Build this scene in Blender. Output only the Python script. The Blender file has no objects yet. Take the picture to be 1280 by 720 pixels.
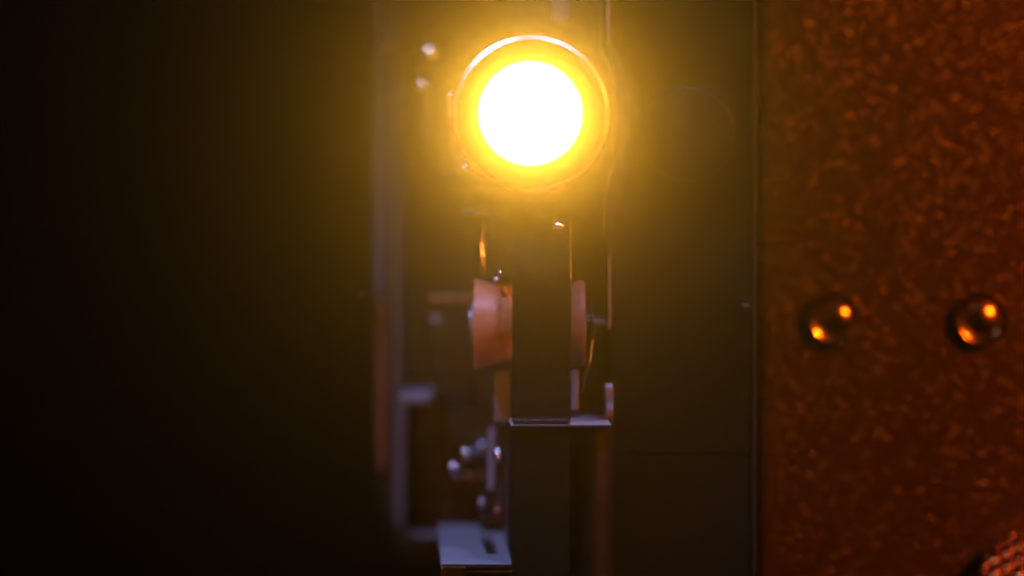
import bpy, bmesh, math, random
from mathutils import Vector, Matrix, noise
random.seed(7)
sc = bpy.context.scene
C = bpy.context.collection
PI = math.pi
D = 0.78                      # camera to the plane in focus (metres)
S = 0.281 / 1280              # metres per photo pixel on that plane

def k(y): return S * (D + y) / D            # size of a photo pixel at depth y
def X(px, y=0.0): return (px - 640) * k(y)
def Z(py, y=0.0): return (360 - py) * k(y)
def P(px, py, y=0.0): return Vector((X(px, y), y, Z(py, y)))

# ------------------------------------------------------------ materials
def mat(name, col, rough=0.5, metal=0.0, bump=0.0, bscale=400.0, var=0.25, vscale=60.0, sss=0.0, coat=0.0, spec=0.5,
        stretch=(1, 1, 1), dust=0.0, trans=0.0):
    m = bpy.data.materials.new(name); m.use_nodes = True
    nt = m.node_tree; N = nt.nodes; L = nt.links
    b = N['Principled BSDF']
    tc = N.new('ShaderNodeTexCoord')
    mp = N.new('ShaderNodeMapping'); mp.inputs['Scale'].default_value = stretch
    L.new(tc.outputs['Object'], mp.inputs['Vector'])
    n1 = N.new('ShaderNodeTexNoise'); n1.inputs['Scale'].default_value = vscale; n1.inputs['Detail'].default_value = 6
    L.new(mp.outputs[0], n1.inputs['Vector'])
    mix = N.new('ShaderNodeMix'); mix.data_type = 'RGBA'
    mix.inputs['A'].default_value = (*[c * (1 - var) for c in col], 1)
    mix.inputs['B'].default_value = (*[min(1, c * (1 + var)) for c in col], 1)
    L.new(n1.outputs['Fac'], mix.inputs['Factor'])
    out = mix.outputs['Result']
    if dust > 0:
        nd = N.new('ShaderNodeTexNoise'); nd.inputs['Scale'].default_value = 900; nd.inputs['Detail'].default_value = 2
        L.new(tc.outputs['Object'], nd.inputs['Vector'])
        rp = N.new('ShaderNodeMapRange'); rp.inputs['From Min'].default_value = .68; rp.inputs['From Max'].default_value = .76
        rp.inputs['To Max'].default_value = dust
        L.new(nd.outputs['Fac'], rp.inputs['Value'])
        m2 = N.new('ShaderNodeMix'); m2.data_type = 'RGBA'; m2.inputs['B'].default_value = (.32, .3, .28, 1)
        L.new(out, m2.inputs['A']); L.new(rp.outputs[0], m2.inputs['Factor']); out = m2.outputs['Result']
    L.new(out, b.inputs['Base Color'])
    rr = N.new('ShaderNodeMapRange'); rr.inputs['To Min'].default_value = max(.03, rough - .1); rr.inputs['To Max'].default_value = min(1, rough + .12)
    L.new(n1.outputs['Fac'], rr.inputs['Value']); L.new(rr.outputs[0], b.inputs['Roughness'])
    b.inputs['Metallic'].default_value = metal
    b.inputs['Specular IOR Level'].default_value = spec
    b.inputs['Coat Weight'].default_value = coat
    b.inputs['Transmission Weight'].default_value = trans
    if sss:
        b.inputs['Subsurface Weight'].default_value = sss
        b.inputs['Subsurface Radius'].default_value = (.008, .004, .002)
        b.inputs['Subsurface Scale'].default_value = 1.0
    if bump:
        n2 = N.new('ShaderNodeTexNoise'); n2.inputs['Scale'].default_value = bscale; n2.inputs['Detail'].default_value = 4
        L.new(mp.outputs[0], n2.inputs['Vector'])
        bp = N.new('ShaderNodeBump'); bp.inputs['Strength'].default_value = bump; bp.inputs['Distance'].default_value = .0004
        L.new(n2.outputs['Fac'], bp.inputs['Height']); L.new(bp.outputs[0], b.inputs['Normal'])
    return m

M = dict(
    black=mat('black_enamel', (.012, .010, .008), .42, spec=.3, bump=.25, bscale=1500),
    housing=mat('dark_wrinkle_paint', (.006, .007, .003), .62, spec=.05, bump=.7, bscale=1800, dust=.06),
    grey=mat('grey_hammer_paint', (.11, .105, .10), .48, bump=.35, bscale=900, dust=.5),
    plate=mat('pale_grey_enamel', (.21, .205, .22), .55, bump=.25, bscale=900, dust=.25, var=.10),
    rail=mat('dull_aluminium', (.18, .175, .18), .45, metal=.6, bump=.2, stretch=(1, 1, .1)),
    brass=mat('worn_bronze_trim', (.22, .09, .04), .4, metal=.5, bump=.2),
    chrome=mat('chrome', (.75, .75, .78), .12, metal=1, var=.06),
    steel=mat('brushed_steel', (.45, .45, .47), .3, metal=1, bump=.2, stretch=(1, 1, .05)),
    nylon=mat('pink_nylon', (.52, .17, .075), .42, sss=.35, var=.08, bump=.12, bscale=300),
    nylon_dark=mat('amber_nylon_hub', (.40, .15, .06), .45, sss=.2, var=.1),
    film=mat('dark_film', (.007, .005, .002), .6, spec=.04, coat=.0, var=.3),
    barrel=mat('black_anodised', (.10, .09, .08), .28, metal=.6, bump=.2, bscale=800),
    barrel_in=mat('matt_lens_bore', (.004, .0036, .003), .9, spec=0),
    knurl=mat('polished_knurl', (.55, .5, .45), .22, metal=1),
    rubber=mat('black_rubber', (.02, .018, .016), .7, bump=.3),
    wood=mat('dark_table', (.006, .005, .004), .9, spec=0, bump=.3, stretch=(.2, 1, 1)),
    wall=mat('dark_wall', (.006, .004, .004), .9, spec=0),
    tinted_chrome=mat('orange_tinted_chrome', (.80, .42, .12), .18, metal=1, var=.1),  # chrome with the orange of its warm reflections put into the colour
    tinted_knurl=mat('orange_tinted_knurl', (.75, .24, .05), .2, metal=1, var=.1),  # knob metal, its orange highlights put into the colour
    shaded_nylon=mat('nylon_in_shade', (.17, .08, .05), .5, sss=.2, var=.1),  # darker copy of the roller nylon, the flange's shade put into the colour
)

def leather():
    m = bpy.data.materials.new('brown_leatherette'); m.use_nodes = True
    nt = m.node_tree; N = nt.nodes; L = nt.links; b = N['Principled BSDF']
    tc = N.new('ShaderNodeTexCoord')
    mp = N.new('ShaderNodeMapping'); mp.inputs['Scale'].default_value = (1, 1, .72)
    L.new(tc.outputs['Object'], mp.inputs['Vector'])
    nw = N.new('ShaderNodeTexNoise'); nw.inputs['Scale'].default_value = 160; nw.inputs['Detail'].default_value = 3
    L.new(mp.outputs[0], nw.inputs['Vector'])
    add = N.new('ShaderNodeMix'); add.data_type = 'VECTOR'; add.inputs['Factor'].default_value = .0015
    L.new(mp.outputs[0], add.inputs['A']); L.new(nw.outputs['Color'], add.inputs['B'])
    v = N.new('ShaderNodeTexVoronoi'); v.feature = 'F1'; v.inputs['Scale'].default_value = 720
    L.new(add.outputs['Result'], v.inputs['Vector'])
    def math_(op, a, b=None, c=None, clamp=False):
        m_ = N.new('ShaderNodeMath'); m_.operation = op; m_.use_clamp = clamp
        for i_, q_ in enumerate((a, b, c)):
            if q_ is None: continue
            if isinstance(q_, (int, float)): m_.inputs[i_].default_value = q_
            else: L.new(q_, m_.inputs[i_])
        return m_.outputs[0]
    sepc = N.new('ShaderNodeSeparateColor'); L.new(v.outputs['Color'], sepc.inputs[0])
    dd = math_('MULTIPLY', v.outputs['Distance'], v.outputs['Distance'])
    dome = math_('SUBTRACT', 1.0, math_('MULTIPLY', dd, 3.0), clamp=True)
    rnd = math_('MULTIPLY_ADD', math_('POWER', sepc.outputs[0], 3.2), .86, .14)
    n2 = N.new('ShaderNodeTexNoise'); n2.inputs['Scale'].default_value = 380; n2.inputs['Detail'].default_value = 3
    L.new(mp.outputs[0], n2.inputs['Vector'])
    ma_ = math_('MULTIPLY_ADD', dome, rnd, math_('MULTIPLY', n2.outputs['Fac'], .12))
    class _O: outputs = [ma_]
    ma = _O
    bp = N.new('ShaderNodeBump'); bp.inputs['Strength'].default_value = 1.0; bp.inputs['Distance'].default_value = .00046
    L.new(ma.outputs[0], bp.inputs['Height']); L.new(bp.outputs[0], b.inputs['Normal'])
    nl = N.new('ShaderNodeTexNoise'); nl.inputs['Scale'].default_value = 30; nl.inputs['Detail'].default_value = 5
    L.new(tc.outputs['Object'], nl.inputs['Vector'])
    mix = N.new('ShaderNodeMix'); mix.data_type = 'RGBA'
    mix.inputs['A'].default_value = (.034, .015, .005, 1); mix.inputs['B'].default_value = (.052, .021, .007, 1)
    L.new(nl.outputs['Fac'], mix.inputs['Factor']); L.new(mix.outputs['Result'], b.inputs['Base Color'])
    b.inputs['Roughness'].default_value = .25
    b.inputs['Specular IOR Level'].default_value = .72
    b.inputs['Specular Tint'].default_value = (1, .62, .42, 1)
    return m
M['leather'] = leather()

def glow(name, col, strength):
    m = bpy.data.materials.new(name); m.use_nodes = True
    nt = m.node_tree; b = nt.nodes['Principled BSDF']
    b.inputs['Base Color'].default_value = (.6, .5, .4, 1)
    b.inputs['Emission Color'].default_value = (*col, 1)
    b.inputs['Emission Strength'].default_value = strength
    return m
M['lamp'] = glow('lit_lens_glass', (1.0, .485, .042), 44)

# ------------------------------------------------------------ mesh helpers
def link(name, bm, m, parent=None, bevel=0.0, smooth=False, segs=2, autosmooth=True):
    bmesh.ops.recalc_face_normals(bm, faces=bm.faces)
    me = bpy.data.meshes.new(name); bm.to_mesh(me); bm.free()
    me.materials.append(m)
    o = bpy.data.objects.new(name, me); C.objects.link(o)
    if smooth:
        me.polygons.foreach_set('use_smooth', [True] * len(me.polygons))
        me.set_sharp_from_angle(angle=math.radians(40))
    if bevel:
        b = o.modifiers.new('bevel', 'BEVEL'); b.width = bevel; b.segments = segs; b.limit_method = 'ANGLE'
        b.angle_limit = math.radians(35)
        if not smooth: me.polygons.foreach_set('use_smooth', [True] * len(me.polygons)); b.harden_normals = True
    if parent is not None:
        o.parent = parent
        p = parent; off = Vector()
        while p is not None: off += p.location; p = p.parent
        o.location = -off
    return o

def bm_box(bm, x0, x1, y0, y1, z0, z1):
    vs = [bm.verts.new((x, y, z)) for x in (x0, x1) for y in (y0, y1) for z in (z0, z1)]
    for f in ((0, 1, 3, 2), (4, 6, 7, 5), (0, 4, 5, 1), (2, 3, 7, 6), (0, 2, 6, 4), (1, 5, 7, 3)):
        bm.faces.new([vs[i] for i in f])

def box(name, x0, x1, y0, y1, z0, z1, m, parent, bevel=.0006, **kw):
    bm = bmesh.new(); bm_box(bm, x0, x1, y0, y1, z0, z1)
    return link(name, bm, m, parent, bevel=bevel, **kw)

def pbox(name, px0, px1, py0, py1, y0, y1, m, parent, bevel=.0006, **kw):
    """box whose front face (at depth y0) spans these photo pixels"""
    return box(name, X(px0, y0), X(px1, y0), y0, y1, Z(py1, y0), Z(py0, y0), m, parent, bevel, **kw)

def bm_prism(bm, pts, y0, y1):
    a = [bm.verts.new((x, y0, z)) for x, z in pts]; b = [bm.verts.new((x, y1, z)) for x, z in pts]
    bm.faces.new(a); bm.faces.new(b[::-1])
    n = len(pts)
    for i in range(n): bm.faces.new((a[i], b[i], b[(i + 1) % n], a[(i + 1) % n]))

def pprism(name, pix, y0, y1, m, parent, bevel=.0006, **kw):
    bm = bmesh.new(); bm_prism(bm, [(X(a, y0), Z(b, y0)) for a, b in pix], y0, y1)
    return link(name, bm, m, parent, bevel=bevel, **kw)

def bm_lathe(bm, prof, axis='y', c=(0, 0, 0), n=64, closed=False):
    """prof: list of (t along axis, radius)"""
    rings = []
    for t, r in prof:
        ring = []
        for i in range(n):
            a = 2 * PI * i / n
            if axis == 'y': v = (c[0] + r * math.cos(a), c[1] + t, c[2] + r * math.sin(a))
            elif axis == 'x': v = (c[0] + t, c[1] + r * math.cos(a), c[2] + r * math.sin(a))
            else: v = (c[0] + r * math.cos(a), c[1] + r * math.sin(a), c[2] + t)
            ring.append(bm.verts.new(v))
        rings.append(ring)
    pairs = list(zip(rings[:-1], rings[1:]))
    if closed: pairs.append((rings[-1], rings[0]))
    for A, B in pairs:
        for i in range(n):
            j = (i + 1) % n
            bm.faces.new((A[i], A[j], B[j], B[i]))
    if not closed:
        bm.faces.new(rings[0][::-1]); bm.faces.new(rings[-1])

def lathe(name, prof, m, parent, axis='y', c=(0, 0, 0), n=64, closed=False, bevel=0, **kw):
    bm = bmesh.new(); bm_lathe(bm, prof, axis, c, n, closed)
    return link(name, bm, m, parent, smooth=True, bevel=bevel, **kw)

def bm_tube(bm, pts, r, n=20):
    pts = [Vector(p) for p in pts]; rings = []
    up = Vector((0, 1, 0))
    for i, p in enumerate(pts):
        d = (pts[min(i + 1, len(pts) - 1)] - pts[max(i - 1, 0)]).normalized()
        u = d.cross(up)
        if u.length < 1e-4: u = d.cross(Vector((1, 0, 0)))
        u.normalize(); w = d.cross(u).normalized()
        rr = r[i] if isinstance(r, (list, tuple)) else r
        rings.append([bm.verts.new(p + rr * (math.cos(2 * PI * j / n) * u + math.sin(2 * PI * j / n) * w)) for j in range(n)])
    for A, B in zip(rings[:-1], rings[1:]):
        for j in range(n):
            q = (j + 1) % n
            bm.faces.new((A[j], A[q], B[q], B[j]))
    bm.faces.new(rings[0][::-1]); bm.faces.new(rings[-1])

def tube(name, pts, r, m, parent, n=20):
    bm = bmesh.new(); bm_tube(bm, pts, r, n)
    return link(name, bm, m, parent, smooth=True)

def dome_screw(name, px, py, y, rp, m, parent, depth=None):
    """a pin or screw with a domed head facing the viewer and a shank running back"""
    r = rp * k(y); c = P(px, py, y); d = depth or r * 6
    prof = [(0, .0001)] + [(r * .8 * (1 - math.cos(a)), r * math.sin(a)) for a in (.25, .5, .8, 1.1, 1.35, PI / 2)]
    prof += [(r * 1.1, r), (r * 1.15, r * .6), (d, r * .6)]
    return lathe(name, prof, m, parent, c=c, n=28)

# ------------------------------------------------------------ setting
TZ = Z(860)
box('tabletop', -1.1, 1.1, -.30, 1.1, TZ - .03, TZ, M['wood'], None, bevel=.003)['kind'] = 'structure'
box('wall', -2.4, 2.4, 1.60, 1.65, TZ - .9, 2.0, M['wall'], None, bevel=0)['kind'] = 'structure'

pr = bpy.data.objects.new('film_projector', None); C.objects.link(pr)
pr.location = (0, .15, TZ); pr.empty_display_size = .05
pr['label'] = 'old film projector seen from the front with its lens glowing yellow above a pink roller'
pr['category'] = 'projector'

# ---- rear body behind the mechanism, with rails
pprism('mechanism_plate', [(468, -90), (775, -90), (775, 700), (520, 700), (497, 690), (483, 664), (478, 640), (468, 600)], .185, .30, M['black'], pr, .002)
rl = []
for a, b in [(497, -90), (497, 100), (497, 300), (497, 500), (497, 625)]: rl.append(P(a, b, .172))
for t in range(1, 9):
    a = t / 8 * PI / 2
    rl.append(P(497 + 30 * (1 - math.cos(a)), 638 + 32 * math.sin(a), .172))
rl.append(P(560, 670, .172))
tube('edge_rail', rl, 5 * k(.172), M['rail'], pr)
pbox('bronze_strip', 470, 485, 372, 588, .176, .186, M['brass'], pr, .001)
pbox('upper_strip', 469, 484, -90, 366, .176, .186, M['grey'], pr, .001)
dome_screw('screw', 482, 48, .15, 8, M['brass'], pr, .04)
dome_screw('screw', 461, 370, .17, 6, M['black'], pr, .03)
bk = pbox('bracket', 500, 540, 492, 505, .135, .19, M['plate'], pr, .0012)
pbox('bracket_arm', 500, 507, 506, 652, .168, .185, M['rail'], pr, .0008)

# ---- small fittings on the mechanism plate
for px, py, y, r in [(539, 66, .13, 12), (530, 108, .13, 11), (583, 211, .07, 7), (702, 34, .10, 9)]:
    dome_screw('screw', px, py, y, r, M['chrome'], pr, .19 - y)
dome_screw('screw', 546, 402, .14, 9, M['grey'], pr, .04)
tube('spindle', [P(533, 116, .12), P(533, 178, .12)], 5 * k(.12), M['brass'], pr)
tube('tie_rod', [P(536, 374, .14), P(630, 374, .14)], 6 * k(.14), M['brass'], pr)
tube('tie_rod', [P(577, 262, .045), P(632, 262, .045)], 4.5 * k(.045), M['chrome'], pr)
tube('guide_pin', [P(606, 268, .06), P(603, 300, .06), P(606, 350, .06)], [1.5 * k(.06), 6 * k(.06), 2.5 * k(.06)], M['chrome'], pr)
tube('guide_pin', [P(711, 266, .03), P(712, 348, .025)], 2.2 * k(.03), M['steel'], pr)
dome_screw('screw', 699, 284, .012, 8, M['chrome'], pr, .03)
dome_screw('screw', 626, 341, .03, 4, M['chrome'], pr, .03)
dome_screw('screw', 621, 350, .03, 4.5, M['steel'], pr, .03)

# ---- lens column (the casting that holds the lens)
col = [(645, -90), (759, -90), (760, 48), (770, 64), (779, 84), (785, 106), (788, 132), (787, 170), (781, 215), (771, 262), (763, 318), (761, 405), (763, 560), (763, 700), (645, 700)]
pprism('lens_column', col, .078, .185, M['black'], pr, .0012, segs=3)
pbox('focus_channel', 690, 714, -90, 30, .043, .052, M['grey'], pr, .001)
brk = [(752, -90), (759, -90), (760, 48), (770, 62), (779, 82), (785, 104), (788, 132), (787, 168), (781, 212), (771, 255), (763, 300), (757, 300), (757, 248), (767, 200), (769, 142), (767, 90), (752, 60)]
pprism('lens_bracket', brk, .030, .052, M['black'], pr, .0008, segs=3)
pbox('edge_highlight', 759, 763, -90, 50, .026, .030, M['rail'], pr, .0004)  # pale strips added for the light caught along the housing edge
pbox('edge_highlight', 760, 764, 318, 412, .040, .048, M['rail'], pr, .0004)
pbox('gate_block', 612, 706, 235, 352, .035, .12, M['black'], pr, .0012)
pbox('mounting_arm', 560, 650, 120, 236, .09, .185, M['black'], pr, .003)

# ---- lens
LC = P(664, 142, .015); R = 98 * k(.015)
yb = lambda y: y - .015
prof_out = [(0.0, R * .93), (-.0008, R * .935), (.0003, R * .985), (.0012, R), (.004, R), (.0045, R * .975), (.007, R * .975), (.0075, R), (.016, R), (.0165, R * .96), (.06, R * .96), (.06, R * .80)]
inner = []
g0 = 64.8 * k(.050)
steps = 7
for i in range(steps):
    t = i / (steps - 1)
    yy = .034 - .030 * t
    rr = g0 + (R * .93 - g0) * (t ** .85)
    inner.append((yy, rr)); inner.append((yy, g0 + (R * .93 - g0) * (min(1, (i + 1) / (steps - 1)) ** .85)))
prof = prof_out + [(.040, g0 + .0012)] + inner
def tilt(o):
    t_ = math.tan(math.radians(3.6))
    for v in o.data.vertices: v.co.z += (v.co.y - LC.y) * t_
lens = lathe('lens_barrel', [(t, r) for t, r in prof], M['barrel'], pr, c=LC, n=128, closed=True)
lens.data.materials.append(M['barrel_in'])
for pg in lens.data.polygons:
    c_ = pg.center; r_ = math.hypot(c_.x - LC.x, c_.z - LC.z)
    if c_.y < LC.y + .0385 and r_ < R * .945: pg.material_index = 1
ring = lathe('filter_ring', [(-.0008, R * .928), (-.0010, R * .915), (.002, R * .90), (.003, R * .928)], M['barrel_in'], lens, c=LC, n=128, closed=True)
rim = lathe('front_rim', [(-.0008, R * .945), (0, R * 1.0), (.0006, R * 1.004), (.0012, R * .95)], M['steel'], lens, c=LC, n=128, closed=True)
gl = lathe('lens_glass', [(.030 + .0035 * (1 - math.cos(a)) / (1 - math.cos(.9)), max(.00005, g0 * math.sin(a) / math.sin(.9))) for a in (0, .15, .3, .45, .6, .75, .9)] + [(.039, g0)], M['lamp'], lens, c=LC, n=96)
lathe('lens_clamp', [(.020, R * 1.04), (.018, R * 1.035), (.018, R * .98), (.034, R * .98), (.034, R * 1.04)], M['black'], lens, c=LC, n=96, closed=True)
box('clamp_lug', LC.x - R * 1.10, LC.x - R * .97, .034, .046, LC.z - .001, LC.z + .006, M['steel'], lens, .001)

for o_ in [lens] + list(lens.children): tilt(o_)

# ---- roller
ry = .040; rc = P(0, 405, ry); rc.x = 0
def rx(px): return X(px, ry - .008)
q = k(ry - .004)
roll = lathe('roller', [(rx(592), 1 * q), (rx(592), 55 * q), (rx(592.6), 57 * q), (rx(593.5), 57 * q), (rx(626), 49.5 * q), (rx(627), 48 * q), (rx(640), 47 * q), (rx(652), 44 * q), (rx(656), 36 * q),
                        (rx(700), 36 * q), (rx(704), 44 * q), (rx(712), 47 * q)], M['nylon'], pr, axis='x', c=rc, n=96)
lathe('flange', [(rx(712.5), 40 * q), (rx(714), 52 * q), (rx(727), 55.5 * q), (rx(730), 55 * q), (rx(732), 52 * q), (rx(732.5), 1 * q)], M['shaded_nylon'], roll, axis='x', c=rc, n=96)
lathe('hub', [(rx(626.4), 49.2 * q), (rx(627), 49.7 * q), (rx(640), 48.6 * q), (rx(646), 46 * q), (rx(646), 40 * q), (rx(626.4), 40 * q)], M['nylon_dark'], roll, axis='x', c=rc, n=96, closed=True)
lathe('end_washer', [(rx(589), 1 * q), (rx(589), 24 * q), (rx(589.6), 27 * q), (rx(591.8), 27.5 * q), (rx(592.2), 1 * q)], M['plate'], roll, axis='x', c=rc, n=64)
lathe('end_cap', [(rx(585), 1 * q), (rx(585), 19 * q), (rx(586), 22.5 * q), (rx(588), 23 * q), (rx(589.2), 1 * q)], M['rail'], roll, axis='x', c=rc, n=64)
lathe('axle', [(rx(732.5), 18 * q), (rx(739), 18 * q), (rx(740), 26 * q), (rx(742), 26 * q), (rx(743), 10 * q), (rx(757), 10 * q)], M['black'], roll, axis='x', c=rc, n=48)
pbox('roller_post', 617, 641, 440, 530, .055, .07, M['rail'], pr, .001)
pbox('roller_foot', 714, 724, 462, 514, .034, .05, M['grey'], pr, .0008)
tube('spring_lever', [P(741, 425, .03), P(738, 452, .03), P(731, 470, .03), P(728, 490, .03)], 2.0 * k(.03), M['steel'], pr)

# ---- front box with its cover plate
bx = []
bm = bmesh.new()
y0, y1 = .0, .075
x0, x1 = X(640.5, 0), X(713, 0)
zt, zb = Z(535), Z(860)
pts = [(x0, y0), (x1, y0), (x1, y1), (x0 - 9 * S, y1)]
a = [bm.verts.new((x, y, zb)) for x, y in pts]; b = [bm.verts.new((x, y, zt)) for x, y in pts]
bm.faces.new(a[::-1]); bm.faces.new(b)
for i in range(4): bm.faces.new((a[i], a[(i + 1) % 4], b[(i + 1) % 4], b[i]))
fb = link('front_box', bm, M['housing'], pr, bevel=.0010, segs=3)
bm = bmesh.new()
x1 = X(765, 0)
pts = [(x0 - .0004, y0 - .0004), (x1, y0 - .0004), (x1, y1), (x0 - 9 * S, y1)]
a = [bm.verts.new((x, y, zt + .0002)) for x, y in pts]; b = [bm.verts.new((x, y, Z(531))) for x, y in pts]
bm.faces.new(a[::-1]); bm.faces.new(b)
for i in range(4): bm.faces.new((a[i], a[(i + 1) % 4], b[(i + 1) % 4], b[i]))
cp = link('cover_plate', bm, M['plate'], pr, bevel=.0003)
pbox('cover_lip', 640, 765, 531.3, 535.5, -.0014, -.0005, M['black'], cp, .0003)
lathe('side_column', [(zb, .001), (zb, 26.5 * k(.03)), (zt - .0004, 26.5 * k(.03)), (zt - .0004, .001)], M['black'], pr, axis='z', c=(X(742, .03), .03 + .012, 0), n=64)
# knurled thumb wheel at the right of the plate
bm = bmesh.new()
n = 120; rr = 27 * k(.03); c0 = P(761, 505, .035)
bm_lathe(bm, [(-.0013, .0004), (-.0013, rr * .93), (-.0009, rr), (.0009, rr), (.0013, rr * .93), (.0013, .0004)], 'x', c0, n)
for v in bm.verts:
    dy, dz = v.co.y - c0.y, v.co.z - c0.z
    r_ = math.hypot(dy, dz)
    if r_ > rr * .9:
        i = round(math.atan2(dz, dy) / (2 * PI / n))
        f = 1.0 if i % 2 else .965
        v.co.y = c0.y + dy * f; v.co.z = c0.z + dz * f
link('thumb_wheel', bm, M['rail'], pr)

pbox('plate_shade_block', 641.5, 712, 523.5, 530.8, .0012, .014, M['black'], pr, .0006)  # black block added for the shade on the plate's front strip

# ---- left step: pale plate with a slot
bm = bmesh.new()
zt2 = Z(706, 0); yb2 = .135
xl0, xl1 = X(551, 0), X(548, yb2)
xr0, xr1 = X(640, 0), X(637, yb2)
nu, nv = 40, 60
sl = (.40, .60, .70, .87)     # slot: back-front range and across range in unit coordinates
grid = {}
def uvp(u, v): # u across, v depth from front
    y = v * yb2
    return (xl0 + (xl1 - xl0) * v) * (1 - u) + (xr0 + (xr1 - xr0) * v) * u, y
us = [0, .66, .83, 1.0]
vs = [0, .24, .735, 1.0]
cells = [(i, j) for i in range(3) for j in range(3) if not (i == 1 and j == 1)]
V = {}
def vert(i, j, z):
    key = (i, j, z)
    if key not in V:
        x, y = uvp(us[i], vs[j]); V[key] = bm.verts.new((x - (.0022 * (vs[j] - .24) / .5 if i in (1, 2) and 0 < j < 3 else 0), y, z))
    return V[key]
zl = zt2 - .0022
for i, j in cells:
    bm.faces.new([vert(i, j, zt2), vert(i + 1, j, zt2), vert(i + 1, j + 1, zt2), vert(i, j + 1, zt2)])
    bm.faces.new([vert(i, j, zl), vert(i, j + 1, zl), vert(i + 1, j + 1, zl), vert(i + 1, j, zl)])
for t in range(3):
    bm.faces.new([vert(t, 0, zt2), vert(t, 0, zl), vert(t + 1, 0, zl), vert(t + 1, 0, zt2)])
    bm.faces.new([vert(t, 3, zt2), vert(t + 1, 3, zt2), vert(t + 1, 3, zl), vert(t, 3, zl)])
    bm.faces.new([vert(0, t, zt2), vert(0, t + 1, zt2), vert(0, t + 1, zl), vert(0, t, zl)])
    bm.faces.new([vert(3, t, zt2), vert(3, t, zl), vert(3, t + 1, zl), vert(3, t + 1, zt2)])
for (i0, j0), (i1, j1) in (((1, 1), (2, 1)), ((2, 1), (2, 2)), ((2, 2), (1, 2)), ((1, 2), (1, 1))):
    bm.faces.new([vert(i0, j0, zt2), vert(i0, j0, zl), vert(i1, j1, zl), vert(i1, j1, zt2)])
sp = link('step_plate', bm, M['plate'], pr, bevel=.0003)
lip = pbox('step_lip', 550, 641, 706.5, 713, -.003, -.0002, M['housing'], sp, .0012, segs=4)
pbox('lip_highlight', 550, 583, 707.2, 740, -.0045, -.0031, M['tinted_chrome'], sp, .0008, segs=4)  # orange bar added for the warm highlight at the lip's left end
pbox('step_base', 556, 640, 714, 858, .003, .13, M['black'], pr, .002)
pbox('stop_block', 600, 634, 640, 662, .105, .128, M['black'], pr, .0008)
pbox('inner_wall', 633, 638, 514, 706, .058, .075, M['grey'], pr, .0006)

# ---- levers and pins between the step and the roller
tube('lever_rod', [P(616, 534, .09), P(615, 612, .09)], 5.5 * k(.09), M['plate'], pr)
for px, py, y, r, m in [(583, 568, .12, 7, 'chrome'), (568, 587, .12, 9, 'chrome'), (603, 558, .12, 7, 'steel'), (624, 569, .07, 9, 'chrome'),
                        (603, 629, .10, 6, 'steel'), (623, 640, .075, 7, 'brass'), (625, 519, .07, 4, 'brass')]:
    dome_screw('pin', px, py, y, r, M[m], pr, .19 - y)
tube('link_bar', [P(566, 596, .125), P(604, 594, .125)], 5 * k(.125), M['brass'], pr)
tube('link_bar', [P(584, 566, .13), P(612, 563, .13)], 3.5 * k(.13), M['steel'], pr)
pbox('spring_housing', 626, 634, 530, 640, .08, .11, M['black'], pr, .0008)

# ---- smooth housing to the right
hs = pbox('housing', 764, 944, -90, 568.7, .045, .26, M['housing'], pr, .0006, segs=3)
hb = pbox('lower_housing', 764, 944, 569.3, 860, .0453, .26, M['housing'], pr, .0004, segs=3)
pbox('edge_trim', 940, 946, -90, 860, .044, .06, M['black'], hs, .0012)
cc = P(861, 168, .038); cr = 58 * k(.038)
lathe('round_cap', [(0, .0001), (0, cr * .9), (.0005, cr * .96), (.002, cr), (.009, cr)], M['housing'], hs, c=cc, n=96)
lathe('cap_ring', [(-.0003, cr * .975), (-.0001, cr * 1.01), (.001, cr * 1.015), (.001, cr * .975)], M['black'], hs, c=cc, n=96, closed=True)
dome_screw('screw', 933, 384, .040, 6, M['black'], hs, .01)

# ---- leatherette panel
lp = bmesh.new()
yl = .095
bm_box(lp, X(947, yl), X(1500, yl), yl, yl + .16, Z(860, yl), Z(-90, yl))
pan = link('leatherette_panel', lp, M['leather'], pr, bevel=.003, segs=3)
for px, py in ((1046, 398), (1229, 398)):
    c = P(px, py, yl - .005); r = 35 * k(yl)
    w = lathe('cup_washer', [(.0055, r), (.003, r * .99), (.0013, r * .95), (.0007, r * .88), (.0009, r * .82), (.0021, r * .62), (.0030, r * .5), (.0056, r * .5)], M['tinted_chrome'], pan, c=c, n=72, closed=True)
    r2 = r * .60
    bm = bmesh.new()
    bm_lathe(bm, [(.0004 + .0022 * (1 - math.cos(a)) , max(.00005, r2 * math.sin(a))) for a in (0, .2, .4, .6, .8, 1.0, 1.2, 1.4, PI / 2)] + [(.0058, r2)], 'y', c, 56)
    link('screw_head', bm, M['tinted_chrome'], w, smooth=True)
    sc_c = c
    pb = bmesh.new(); bm_box(pb, -r2 * .72, r2 * .72, -.0001, .0007, -.00045, .00045)
    ang = .6 if px < 1100 else .95
    bmesh.ops.rotate(pb, verts=pb.verts, cent=(0, 0, 0), matrix=Matrix.Rotation(ang, 3, 'Y'))
    bmesh.ops.translate(pb, verts=pb.verts, vec=c + Vector((0, .0002, 0)))
    link('slot', pb, M['black'], w)

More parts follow.
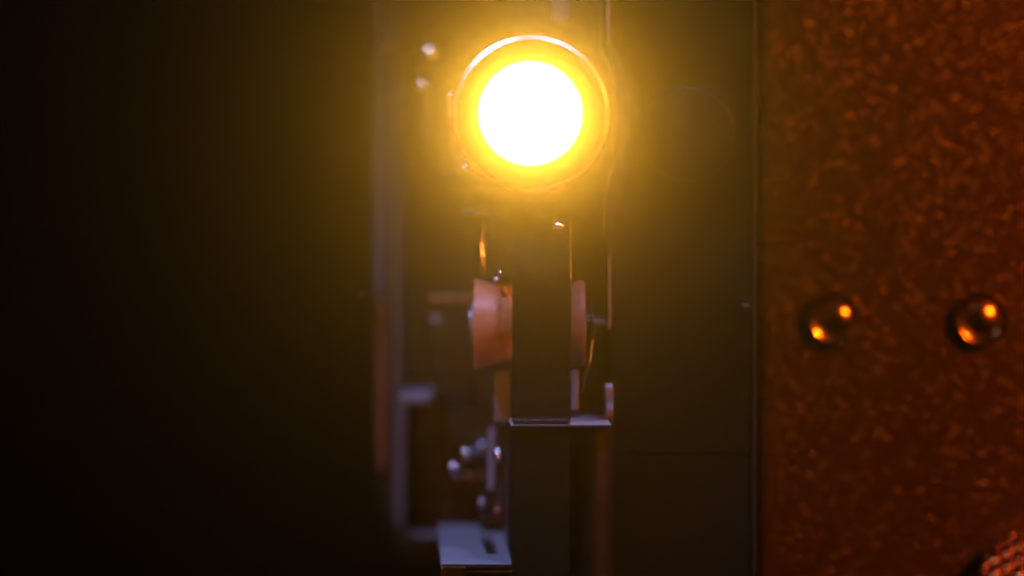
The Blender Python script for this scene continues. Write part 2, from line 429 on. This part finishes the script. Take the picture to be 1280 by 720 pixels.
# knurled knob, only its upper left part in view
bm = bmesh.new()
kc = P(1306, 742, .085); kr = 86 * k(.085)
NU = 220
bmesh.ops.create_grid(bm, x_segments=NU, y_segments=NU, size=1.0)
for v in bm.verts:
    x, z = v.co.x, v.co.y
    # square to disc
    dx = x * math.sqrt(max(0, 1 - z * z / 2)); dz = z * math.sqrt(max(0, 1 - x * x / 2))
    r_ = math.hypot(dx, dz)
    wx, wz = dx * kr, dz * kr
    u_ = wx / (17 * S); w_ = (-wz / S + wx / S * 10 / 17) / 20
    b_ = (math.cos(u_ * PI) ** 2 * math.cos(w_ * PI) ** 2) ** .8
    edge = max(0, (r_ - .96) / .04)
    v.co = (kc.x + wx, kc.y - .0017 * b_ * (1 - edge ** 3) + .0015 * edge ** 2.2, kc.z + wz)
link('knurled_knob', bm, M['tinted_knurl'], pan, smooth=True)
lathe('knob_collar', [(.002, kr * .9), (.002, kr * .985), (yl - .085, kr * .93), (yl - .085, kr * .9)], M['tinted_knurl'], pan, c=kc, n=64, closed=True)

# ---- the film, a thing of its own
fy = .018
path = [(Z(244, .03), .030), (Z(250, .028), .028), (Z(300, .022), .022), (Z(345, fy), fy), (Z(405, fy), fy - .0005), (Z(450, fy), fy), (Z(490, fy), fy - .0005), (Z(530.4, .006), .016)]
bm = bmesh.new()
xl, xr = X(640.5, fy), X(713, fy)
fr, bk_ = [], []
NX = 12
def smoothpath(p, n=8):
    out = []
    for i in range(len(p) - 1):
        for j in range(n):
            t = j / n; p0 = p[max(i - 1, 0)]; p1 = p[i]; p2 = p[i + 1]; p3 = p[min(i + 2, len(p) - 1)]
            out.append(tuple(.5 * (2 * p1[c] + (p2[c] - p0[c]) * t + (2 * p0[c] - 5 * p1[c] + 4 * p2[c] - p3[c]) * t * t + (3 * p1[c] - p0[c] - 3 * p2[c] + p3[c]) * t ** 3) for c in (0, 1)))
    out.append(p[-1]); return out
for z, y in smoothpath(path):
    fr.append([bm.verts.new((xl + (xr - xl) * i / NX, y - .0008 * math.sin(PI * i / NX), z)) for i in range(NX + 1)])
    bk_.append([bm.verts.new((xl + (xr - xl) * i / NX, y + .0004 - .0008 * math.sin(PI * i / NX), z)) for i in range(NX + 1)])
for A, B in ((fr, 0), (bk_, 1)):
    for i in range(len(A) - 1):
        for j in range(NX): bm.faces.new((A[i][j], A[i][j + 1], A[i + 1][j + 1], A[i + 1][j]))
for j in (0, NX):
    for i in range(len(fr) - 1): bm.faces.new((fr[i][j], fr[i + 1][j], bk_[i + 1][j], bk_[i][j]))
for i in (0, len(fr) - 1):
    for j in range(NX): bm.faces.new((fr[i][j], fr[i][j + 1], bk_[i][j + 1], bk_[i][j]))
fs = link('film_strip', bm, M['film'], None, smooth=True)
fs['label'] = 'dark strip of film running down over the pink roller under the lit lens'
fs['category'] = 'film strip'

# ---- haze added round everything, standing in for camera glare round the lit lens
bm = bmesh.new(); bm_box(bm, -3, 3, -1.4, 2.2, TZ - 1.0, 2.4)
hz = link('haze', bm, M['wall'], None); hz['kind'] = 'stuff'
vm = bpy.data.materials.new('added_glare_haze'); vm.use_nodes = True
nt = vm.node_tree; nt.nodes.clear()
vo = nt.nodes.new('ShaderNodeOutputMaterial'); pv = nt.nodes.new('ShaderNodeVolumePrincipled')
pv.inputs['Color'].default_value = (.95, .93, .9, 1)
pv.inputs['Density'].default_value = .56
pv.inputs['Anisotropy'].default_value = .973
nt.links.new(pv.outputs[0], vo.inputs['Volume'])
hz.data.materials.clear(); hz.data.materials.append(vm)

# ------------------------------------------------------------ light
def area(name, loc, tgt, size, col, power, size_y=None):
    l = bpy.data.lights.new(name, 'AREA'); l.energy = power; l.color = col; l.size = size
    if size_y: l.shape = 'RECTANGLE'; l.size_y = size_y
    o = bpy.data.objects.new(name, l); C.objects.link(o); o.location = loc
    o.rotation_euler = (Vector(tgt) - Vector(loc)).to_track_quat('-Z', 'Y').to_euler()
    return o
def spot(name, loc, tgt, rad, col, power, cone, blend):
    l = bpy.data.lights.new(name, 'SPOT'); l.energy = power; l.color = col; l.shadow_soft_size = rad
    l.spot_size = math.radians(cone); l.spot_blend = blend
    o = bpy.data.objects.new(name, l); C.objects.link(o); o.location = loc
    o.rotation_euler = (Vector(tgt) - Vector(loc)).to_track_quat('-Z', 'Y').to_euler()
spot('cool_window_lamp', (-.30, -.20, .58), (-.045, .06, -.005), .034, (.34, .43, 1.0), 44, 25, .6)
spot('cool_room_lamp', (.16, -.30, .50), (.012, .03, -.03), .03, (.36, .45, 1.0), 18, 14, .6)
spot('warm_room_lamp', (.50, -.33, .24), (.135, .09, .01), .028, (1.0, .20, .015), 33, 34, .5)
spot('warm_side_lamp', (-.24, -.50, .02), (-.018, .05, -.035), .02, (1.0, .27, .04), 6.5, 15, .7)

w = bpy.data.worlds.new('World'); sc.world = w; w.use_nodes = True
w.node_tree.nodes['Background'].inputs[0].default_value = (.5, .45, .7, 1)
w.node_tree.nodes['Background'].inputs[1].default_value = .003

# ------------------------------------------------------------ camera
cam = bpy.data.cameras.new('camera'); co = bpy.data.objects.new('camera', cam); C.objects.link(co)
co.location = (0, -D, 0); co.rotation_euler = (PI / 2, 0, 0)
cam.sensor_width = 36; cam.lens = 36 * D / .281
cam.clip_start = .02; cam.clip_end = 20
cam.dof.use_dof = True; cam.dof.focus_distance = D + .004; cam.dof.aperture_fstop = 4.0
sc.camera = co
sc.view_settings.view_transform = 'Standard'; sc.view_settings.look = 'None'; sc.view_settings.gamma = 1
sc.view_settings.exposure = 0
cy = sc.cycles
cy.use_denoising = True; cy.denoising_input_passes = 'RGB_ALBEDO'; cy.use_adaptive_sampling = False
vm.cycles.volume_sampling = 'DISTANCE'; cy.volume_bounces = 0; cy.max_bounces = 6; cy.caustics_reflective = False; cy.caustics_refractive = False
cy.sample_clamp_indirect = 4
